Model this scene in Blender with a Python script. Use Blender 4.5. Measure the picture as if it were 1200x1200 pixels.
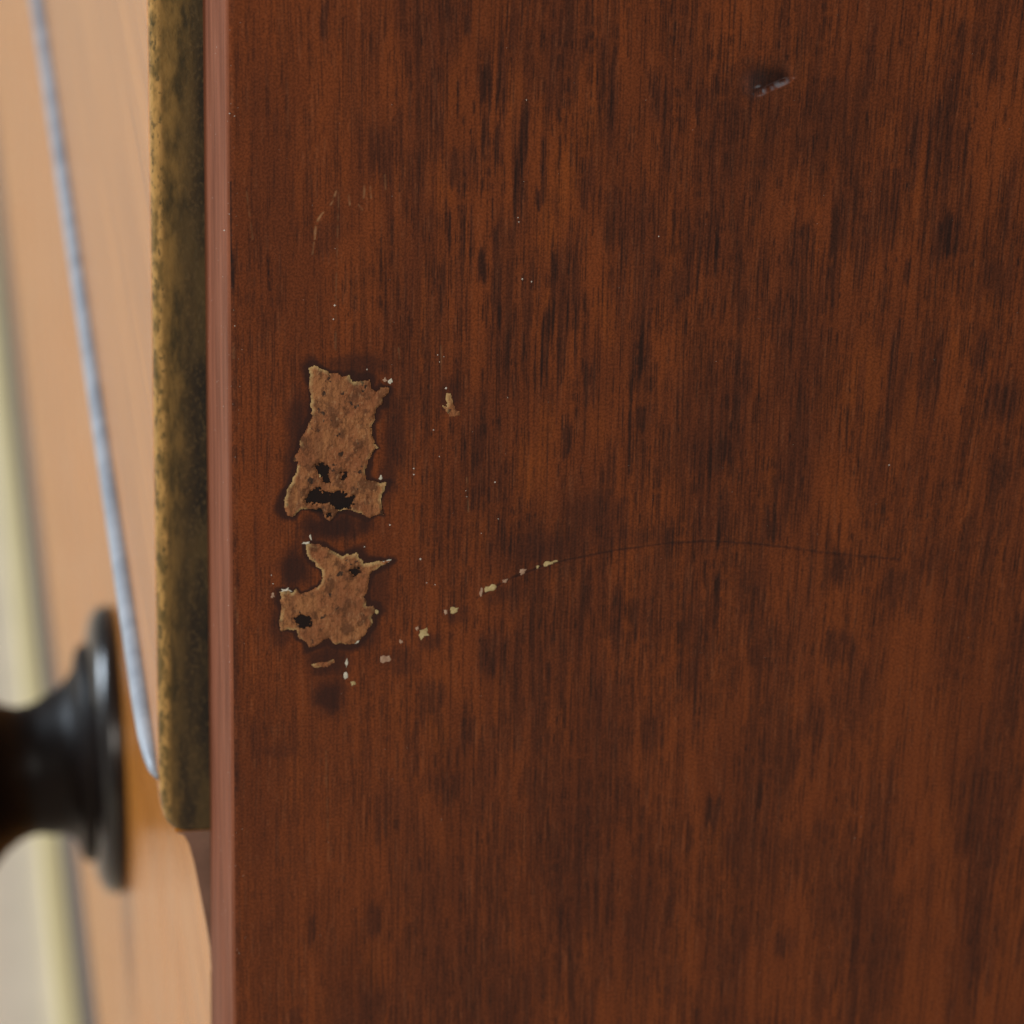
import bpy, bmesh, math, random
import numpy as np
from mathutils import Vector, Matrix

for o in list(bpy.data.objects): bpy.data.objects.remove(o)
S = bpy.context.scene
COL = S.collection
MM = 0.001
Z0 = 0.378                      # height above the floor of the level z = 0 used in the millimetre drawings below

def P(x, y, z): return Vector((x*MM, y*MM, z*MM + Z0))

# ---------------------------------------------------------------- camera
pitch, yaw, roll, cx, cy, cz = [0.436318, 0.140188, 0.018471, -53.466059, -673.066913, 316.954086]
fw = Vector((math.sin(yaw)*math.cos(pitch), math.cos(yaw)*math.cos(pitch), -math.sin(pitch)))
rt = fw.cross(Vector((0, 0, 1))).normalized(); up = rt.cross(fw)
rt, up = rt*math.cos(roll) + up*math.sin(roll), up*math.cos(roll) - rt*math.sin(roll)
cam = bpy.data.cameras.new('camera'); cam_o = bpy.data.objects.new('camera', cam); COL.objects.link(cam_o)
M = Matrix((rt, up, -fw)).transposed().to_4x4(); M.translation = P(cx, cy, cz)
cam_o.matrix_world = M
cam.sensor_width = 36; cam.sensor_fit = 'HORIZONTAL'; cam.lens = 36*6000/1200
cam.clip_start = 0.02; cam.clip_end = 60
cam.dof.use_dof = True
cam.dof.focus_distance = (P((40.92, 35.18)[0], 0, (40.92, 35.18)[1]) - P(cx, cy, cz)).dot(fw)
cam.dof.aperture_fstop = 180/6.8
S.camera = cam_o

# ---------------------------------------------------------------- light
W = bpy.data.worlds.new('World'); S.world = W; W.use_nodes = True
bg = W.node_tree.nodes['Background']; bg.inputs[0].default_value = (1.0, 0.94, 0.87, 1); bg.inputs[1].default_value = 0.28
def area(name, loc, target, sx, sy, power, col):
    L = bpy.data.lights.new(name, 'AREA'); L.shape = 'RECTANGLE'; L.size = sx; L.size_y = sy; L.energy = power; L.color = col
    o = bpy.data.objects.new(name, L); COL.objects.link(o); o.location = loc
    o.rotation_euler = (Vector(target) - Vector(loc)).to_track_quat('-Z', 'Y').to_euler(); return o
area('window_light', (-2.1, 1.5, 1.0), (0, 0.35, 0.3), .75, 1.0, 58, (0.76, 0.88, 1.0))
area('panel_fill_light', (-.5, -.6, .85), (0.05, 0, 0.38), .36, .36, 4.5, (1.0, 0.93, 0.84))  # added fill lamp close to the side panel, to brighten it from the left
S.view_settings.view_transform = 'Standard'; S.view_settings.look = 'None'; S.view_settings.exposure = 0; S.view_settings.gamma = 1

# ---------------------------------------------------------------- helpers
def tag(o, label=None, cat=None, kind=None, group=None):
    if label: o['label'] = label
    if cat: o['category'] = cat
    if kind: o['kind'] = kind
    if group: o['group'] = group
    return o
def mesh_obj(name, verts, faces, mat, parent=None, smooth=False):
    me = bpy.data.meshes.new(name); me.from_pydata([tuple(v) for v in verts], [], faces); me.update()
    bm = bmesh.new(); bm.from_mesh(me); bmesh.ops.recalc_face_normals(bm, faces=bm.faces); bm.to_mesh(me); bm.free()
    me.materials.append(mat)
    if smooth: me.polygons.foreach_set('use_smooth', [True]*len(me.polygons))
    o = bpy.data.objects.new(name, me); COL.objects.link(o)
    if parent: o.parent = parent
    return o
def extrude_profile(name, prof, rings, mat, parent=None, smooth=False, bevel=0):
    """prof: (x,z) polygon in mm; rings: list of (y, f) where f maps the profile point at that ring"""
    V = []; F = []; n = len(prof)
    for y, f in rings:
        for p in prof:
            a = f(p) if f else p
            V.append(P(a[0], y, a[1]))
    for r in range(len(rings)-1):
        for i in range(n):
            j = (i+1) % n; F.append((r*n+i, r*n+j, (r+1)*n+j, (r+1)*n+i))
    F.append(tuple(range(n))); F.append(tuple(range((len(rings)-1)*n, len(rings)*n)))
    o = mesh_obj(name, V, F, mat, parent, smooth)
    if bevel:
        m = o.modifiers.new('bevel', 'BEVEL'); m.width = bevel*MM; m.segments = 3; m.limit_method = 'ANGLE'; m.angle_limit = math.radians(40)
    return o
def box(name, x0, x1, y0, y1, z0, z1, mat, parent=None, bevel=1.0):
    return extrude_profile(name, [(x0, z0), (x1, z0), (x1, z1), (x0, z1)], [(y0, None), (y1, None)], mat, parent, bevel=bevel)

class NT:
    def __init__(s, name):
        s.m = bpy.data.materials.new(name); s.m.use_nodes = True; s.t = s.m.node_tree; s.b = s.t.nodes['Principled BSDF']
    def n(s, kind, **kw):
        nd = s.t.nodes.new(kind)
        for k, v in kw.items():
            if k in nd.inputs and not hasattr(nd, k): nd.inputs[k].default_value = v
            else: setattr(nd, k, v)
        return nd
    def l(s, a, b): s.t.links.new(a, b)
    def val(s, nd, i, v):
        if hasattr(v, 'links') or hasattr(v, 'is_linked'): s.l(v, nd.inputs[i])
        else: nd.inputs[i].default_value = v
    def math(s, op, a, b=0.0, clamp=False):
        nd = s.n('ShaderNodeMath'); nd.operation = op; nd.use_clamp = clamp; s.val(nd, 0, a); s.val(nd, 1, b); return nd.outputs[0]
    def mix(s, f, a, b, mode='MIX'):
        nd = s.n('ShaderNodeMixRGB'); nd.blend_type = mode; s.val(nd, 0, f); s.val(nd, 1, a); s.val(nd, 2, b); return nd.outputs[0]
    def ramp(s, f, lo, hi, a=0.0, b=1.0):
        nd = s.n('ShaderNodeMapRange'); nd.interpolation_type = 'SMOOTHSTEP'; s.val(nd, 0, f)
        for i, v in ((1, lo), (2, hi), (3, a), (4, b)): nd.inputs[i].default_value = v
        return nd.outputs[0]
    def noise(s, vec, sc, detail=2.0, rough=0.5, off=(0, 0, 0)):
        mp = s.n('ShaderNodeMapping'); s.l(vec, mp.inputs[0]); mp.inputs['Scale'].default_value = sc; mp.inputs['Location'].default_value = off
        nd = s.n('ShaderNodeTexNoise'); s.l(mp.outputs[0], nd.inputs['Vector']); nd.inputs['Scale'].default_value = 1.0
        nd.inputs['Detail'].default_value = detail; nd.inputs['Roughness'].default_value = rough
        return nd.outputs['Fac']
    def obj(s): return s.n('ShaderNodeTexCoord').outputs['Object']
    def bump(s, h, strength, dist):
        nd = s.n('ShaderNodeBump'); s.l(h, nd.inputs['Height']); nd.inputs['Strength'].default_value = strength; nd.inputs['Distance'].default_value = dist
        s.l(nd.outputs[0], s.b.inputs['Normal'])
def rgb(r, g, b): return (r, g, b, 1)

# ---------------------------------------------------------------- materials
def panel_material():
    t = NT('veneered_mahogany')
    at = t.n('ShaderNodeAttribute'); at.attribute_name = 'marks'
    sp = t.n('ShaderNodeSeparateColor'); t.l(at.outputs['Color'], sp.inputs[0])
    fig, org, blk = sp.outputs[0], sp.outputs[1], sp.outputs[2]
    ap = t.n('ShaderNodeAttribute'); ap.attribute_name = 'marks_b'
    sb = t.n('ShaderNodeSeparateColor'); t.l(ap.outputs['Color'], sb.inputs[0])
    pale, glint, soft = sb.outputs[0], sb.outputs[1], sb.outputs[2]
    ga = t.n('ShaderNodeAttribute'); ga.attribute_name = 'grain'; g = ga.outputs['Vector']     # millimetres, bent along the grain
    ac = t.n('ShaderNodeAttribute'); ac.attribute_name = 'marks_c'
    sc_ = t.n('ShaderNodeSeparateColor'); t.l(ac.outputs['Color'], sc_.inputs[0])
    amt, band, fl = sc_.outputs[0], sc_.outputs[1], sc_.outputs[2]
    base = t.mix(band, rgb(.182, .0470, .0148), rgb(.132, .0350, .0132))
    base = t.mix(t.math('MULTIPLY', org, .70), base, rgb(.250, .0650, .0145))
    base = t.mix(t.math('MULTIPLY', fig, .44), base, rgb(.056, .0205, .0155))
    base = t.mix(t.math('MULTIPLY', fl, .24), base, rgb(.30, .115, .055))
    base = t.mix(t.math('MULTIPLY', amt, .95), base, rgb(.023, .0115, .0100))
    # fine mottle of the dulled finish
    ob = t.obj()
    sp1 = t.noise(ob, (3000, 3000, 2700), 1, .7)
    base = t.mix(.75, base, t.mix(t.ramp(sp1, .3, .7), rgb(.34, .34, .35), rgb(.66, .65, .64)), 'OVERLAY')
    base = t.mix(t.math('MULTIPLY', soft, .95), base, rgb(.027, .0130, .0125))
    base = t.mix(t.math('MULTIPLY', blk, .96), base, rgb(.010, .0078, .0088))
    base = t.mix(t.math('MULTIPLY', pale, .9), base, rgb(.42, .24, .12))
    base = t.mix(t.math('MULTIPLY', glint, .9), base, rgb(.30, .34, .40))
    t.l(base, t.b.inputs['Base Color'])
    t.b.inputs['Roughness'].default_value = .40
    t.b.inputs['Specular IOR Level'].default_value = .13
    h = t.math('SUBTRACT', t.math('MULTIPLY', sp1, .25), amt)
    t.bump(h, .22, .00012)
    return t.m
def polished(name, a, b, rough, scale=(120, 6, 120), spec=.5, coat=0.0, speck=.25):
    t = NT(name); ob = t.obj()
    f = t.ramp(t.noise(ob, scale, 4, .6), .3, .7)
    c = t.mix(f, rgb(*a), rgb(*b))
    c = t.mix(speck, c, t.mix(t.ramp(t.noise(ob, (1500, 1500, 1500), 2, .7), .3, .7), rgb(.4, .4, .4), rgb(.6, .6, .6)), 'OVERLAY')
    t.l(c, t.b.inputs['Base Color'])
    t.l(t.ramp(t.noise(ob, (30, 30, 30), 3, .6), .3, .7, rough*.85, rough*1.15), t.b.inputs['Roughness'])
    t.b.inputs['Specular IOR Level'].default_value = spec; t.b.inputs['Coat Weight'].default_value = coat; t.b.inputs['Coat Roughness'].default_value = rough*.8
    t.bump(t.noise(ob, (700, 120, 700), 3, .6), .10, .0001)
    return t.m
def drawer_end_material():
    """upper drawer: polished mahogany face, dark stained end grain worn to gold along the front arris"""
    t = NT('drawer_wood'); ob = t.obj(); g = t.n('ShaderNodeNewGeometry')
    sx = t.n('ShaderNodeSeparateXYZ'); t.l(ob, sx.inputs[0])
    n1 = t.noise(ob, (420, 420, 130), 4, .65); n2 = t.noise(ob, (150, 150, 52), 4, .65, (4, 1, 8)); n3 = t.noise(ob, (2300, 2300, 1300), 3, .7, (9, 2, 0))
    dark = t.mix(t.ramp(n2, .38, .68), rgb(.015, .012, .0085), rgb(.080, .053, .019))
    dark = t.mix(t.math('MULTIPLY', t.ramp(n3, .50, .66), .6), dark, rgb(.120, .080, .034))
    olive = t.mix(t.ramp(n1, .34, .68), rgb(.040, .031, .010), rgb(.27, .165, .046))
    gold = t.mix(t.ramp(t.noise(ob, (500, 500, 220), 3, .6, (3, 3, 3)), .36, .62), rgb(.15, .096, .024), rgb(.50, .295, .090))
    speck = t.ramp(t.noise(ob, (1500, 1500, 620), 3, .65, (13, 3, 1)), .54, .62)
    gold = t.mix(t.math('MULTIPLY', speck, .75), gold, rgb(.055, .045, .014))
    xz = t.math('MULTIPLY', t.math('SUBTRACT', sx.outputs[2], .36), -.024)
    xw = t.math('ADD', t.math('ADD', sx.outputs[0], xz), t.math('MULTIPLY', t.math('SUBTRACT', n2, .5), .006))
    w1 = t.ramp(xw, -.0072, -.0018, 1, 0); w2 = t.ramp(t.math('ADD', sx.outputs[0], t.math('MULTIPLY', t.math('SUBTRACT', n1, .5), .0016)), -.0070, -.0056, 1, 0)
    end = t.mix(t.math('MULTIPLY', w1, .92), dark, olive); end = t.mix(w2, end, gold)
    wg = t.ramp(t.noise(ob, (900, 10, 900), 3, .6), .3, .7)
    face = t.mix(t.ramp(t.noise(ob, (120, 6, 120), 4, .6), .3, .7), rgb(.45, .168, .031), rgb(.57, .226, .046))
    face = t.mix(t.math('MULTIPLY', wg, .25), face, rgb(.16, .06, .03))
    sn = t.n('ShaderNodeSeparateXYZ'); t.l(g.outputs['True Normal'], sn.inputs[0])
    isface = t.ramp(t.math('MULTIPLY', sn.outputs[0], -1.0), .80, .97)
    c = t.mix(isface, end, face); t.l(c, t.b.inputs['Base Color'])
    rr = t.n('ShaderNodeMapRange'); t.l(isface, rr.inputs[0]); rr.inputs[3].default_value = .55; rr.inputs[4].default_value = .24; t.l(rr.outputs[0], t.b.inputs['Roughness'])
    t.b.inputs['Specular IOR Level'].default_value = .4
    t.bump(t.math('ADD', n3, t.math('MULTIPLY', n1, .6)), .35, .00025)
    return t.m
def residue_material():
    t = NT('paper_residue'); ob = t.obj()
    at = t.n('ShaderNodeAttribute'); at.attribute_name = 'edge'
    n1 = t.noise(ob, (420, 420, 320), 5, .7); n2 = t.noise(ob, (2100, 2100, 1100), 3, .7); n3 = t.noise(ob, (170, 170, 130), 3, .6, (6, 0, 2)); n4 = t.noise(ob, (1500, 1500, 110), 3, .6, (2, 0, 8))
    c = t.mix(t.ramp(n3, .38, .64), rgb(.268, .098, .040), rgb(.345, .148, .058))
    c = t.mix(t.math('MULTIPLY', t.ramp(n1, .50, .60), .80), c, rgb(.095, .038, .018))
    c = t.mix(t.math('MULTIPLY', t.ramp(t.noise(ob, (120, 120, 90), 4, .65, (17, 0, 4)), .53, .66), .7), c, rgb(.125, .050, .024))
    c = t.mix(t.math('MULTIPLY', t.ramp(t.noise(ob, (700, 700, 600), 2, .6, (7, 0, 14)), .64, .68), .9), c, rgb(.022, .016, .014))
    c = t.mix(t.math('MULTIPLY', t.ramp(n2, .52, .66), .65), c, rgb(.12, .050, .020))
    c = t.mix(t.math('MULTIPLY', t.ramp(n2, .30, .44, 1, 0), .35), c, rgb(.52, .30, .15))
    c = t.mix(t.math('MULTIPLY', t.ramp(n4, .50, .66), .55), c, rgb(.15, .058, .026))
    e = t.math('MULTIPLY', at.outputs['Fac'], t.ramp(t.noise(ob, (260, 260, 200), 3, .6, (2, 0, 5)), .47, .60, .0, 1))
    c = t.mix(t.math('MULTIPLY', e, .90), c, rgb(.58, .42, .19))
    t.l(c, t.b.inputs['Base Color']); t.b.inputs['Roughness'].default_value = .8; t.b.inputs['Specular IOR Level'].default_value = .25
    t.bump(t.math('ADD', n2, n1), .8, .0002)
    return t.m
def matte(name, a, b, sc, rough=.75, bumpd=.0001):
    t = NT(name); ob = t.obj(); n = t.noise(ob, sc, 4, .65)
    t.l(t.mix(t.ramp(n, .3, .7), rgb(*a), rgb(*b)), t.b.inputs['Base Color']); t.b.inputs['Roughness'].default_value = rough
    t.bump(n, .4, bumpd); return t.m

M_panel = panel_material()
M_edge = polished('panel_front_edge', (.145, .047, .024), (.240, .082, .043), .6, (500, 200, 30), .04)
M_drawer = drawer_end_material()
M_front = polished('polished_mahogany_front', (.46, .162, .024), (.58, .216, .036), .24, spec=.34)
M_end = polished('greyed_drawer_end', (.16, .088, .062), (.22, .125, .090), .6)
M_bead = polished('bead_painted_sheen', (.22, .255, .31), (.37, .41, .47), .42, (90, 90, 90), .6)  # grey-blue stands in for the window's reflection along the bead
M_plinth = polished('plinth_wood', (.10, .078, .068), (.15, .12, .105), .55, spec=.25)
M_knob = polished('ebonised_knob', (.005, .0035, .0032), (.010, .0065, .0055), .42, (60, 60, 60), .10)
M_rose = polished('ebonised_rose', (.006, .0045, .0045), (.011, .008, .0075), .20, (60, 60, 60), .5)
M_res = residue_material()
M_chip = [matte('cream_chip', (.34, .24, .10), (.58, .47, .24), (900,)*3), matte('white_chip', (.48, .46, .38), (.72, .70, .60), (900,)*3), matte('pinkish_chip', (.30, .17, .11), (.50, .34, .24), (900,)*3)]
M_dust = matte('dust', (.50, .46, .40), (.74, .70, .64), (900,)*3)
M_floor = matte('cream_floor', (.74, .66, .52), (.82, .73, .58), (24, 24, 24), .5, .0004)
M_strip = matte('pale_yellow_wood', (.80, .66, .34), (.88, .75, .42), (40, 4, 40), .5)

# ---------------------------------------------------------------- floor
fl = mesh_obj('floor', [(-12, -12, 0), (12, -12, 0), (12, 12, 0), (-12, 12, 0)], [(0, 1, 2, 3)], M_floor); tag(fl, kind='structure')

# ---------------------------------------------------------------- chest of drawers
chest = bpy.data.objects.new('chest_of_drawers', None); COL.objects.link(chest); chest.empty_display_size = .05
tag(chest, 'old reddish brown mahogany chest of drawers with scuffed side and dark turned knob', 'chest')

rng = np.random.default_rng(7)
TAB = rng.random((257, 257)).astype(np.float64)
def vn(x, z, seed=0):
    x = x + seed*17.31 + 900; z = z + seed*9.77 + 900
    i = np.floor(x).astype(int); j = np.floor(z).astype(int); u = x-i; v = z-j; u = u*u*(3-2*u); v = v*v*(3-2*v)
    a = TAB[i % 256, j % 256]; b = TAB[(i+1) % 256, j % 256]; c = TAB[i % 256, (j+1) % 256]; d = TAB[(i+1) % 256, (j+1) % 256]
    return a*(1-u)*(1-v) + b*u*(1-v) + c*(1-u)*v + d*u*v
def fbm(x, z, seed=0, o=3):
    r = 0; s = 0; a = 1
    for k in range(o): r = r + a*vn(x*2**k, z*2**k, seed+k*3); s += a; a *= .5
    return r/s
def sm(a, lo, hi):
    t = np.clip((a-lo)/(hi-lo), 0, 1); return t*t*(3-2*t)

# millimetre grid of the side panel: fine where its marks are, coarse elsewhere
STEP = .15
R = 1.2
xs = np.concatenate([np.arange(R+.1, 127, STEP), np.array([128, 130, 135, 145, 170, 220, 300, 400, 480.])])
zs = np.concatenate([np.array([-378, -330, -270, -200, -150, -120, -105, -98.]), np.arange(-96, 86, STEP), np.array([87, 92, 105, 140, 200, 300, 420.])])
edge = [(0, 44), (0, 43), (0, 42), (0, 30), (0, 15), (0, 6), (0, 3)] + [(R-R*math.cos(a), R-R*math.sin(a)) for a in np.linspace(0, math.pi/2, 6)]
path = [(x, y) for x, y in edge] + [(x, 0) for x in xs]
path += [(480, 44)]
px = np.array([p[0] for p in path]); py = np.array([p[1] for p in path])
ne = len(edge)
tx = px.copy(); tx[:7] -= py[:7]; tx[7:ne] = np.linspace(-.6, R, 6)
X, Z = np.meshgrid(tx, zs)          # rows z, columns along the path
nz, nx = X.shape
# grain direction: nearly upright, leaning a little towards the right hand side, with slow waves
lean = 0.050*sm(X, 55, 125)*(Z) *1.2
GX = X - lean + 1.6*(vn(X*.03, Z*.014, 2)-.5) + .5*(vn(X*.12, Z*.05, 5)-.5)
# --- figure
fig = np.zeros_like(X); org = np.zeros_like(X); blk = np.zeros_like(X); pale = np.zeros_like(X); glint = np.zeros_like(X); soft = np.zeros_like(X)
rag = vn(GX*1.6, Z*.05, 11)-.5; rag2 = vn(GX*3.4, Z*.10, 21)-.5; rag3 = fbm(X*.5, Z*.3, 31)-.5
stri = vn(GX*4.2, Z*.07, 25)
nat = fbm(GX*.16, Z*.045, 41, 4) + .22*rag
fig = np.maximum(fig, sm(nat, .46, .72)*.62*(.5+.9*stri)*(.35+.65*sm(X, 12, 32)))
def window(x, z, w, h):
    i0, i1 = np.searchsorted(zs, (z-h, z+h)); j0, j1 = np.searchsorted(tx[:-1], (x-w, x+w)); return slice(i0, i1), slice(j0, j1)
def put(L, tgt, hard, gain=1.0):
    for (x, z, w, h, s, tl) in L:
        sl = window(x, z, w*.9+1.5+abs(tl)*h, h*.95+1.5)
        xx = GX[sl]-GX[np.argmin(abs(zs-z)), np.argmin(abs(tx-x))] - tl*(Z[sl]-z)*-1
        u = xx/(w/2); v = (Z[sl]-z)/(h/2)
        v = v*(1-.35*rag[sl]) + .9*rag[sl] + .9*(stri[sl]-.5)
        u = u + .5*rag3[sl]
        m = sm(1-abs(u), -.10, hard)*sm(1-abs(v), -.25, hard+.15)
        m = m*np.clip(.50+.95*stri[sl], 0, 1.15)
        tgt[sl] = np.maximum(tgt[sl], np.clip(m, 0, 1)*s*gain)
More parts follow.
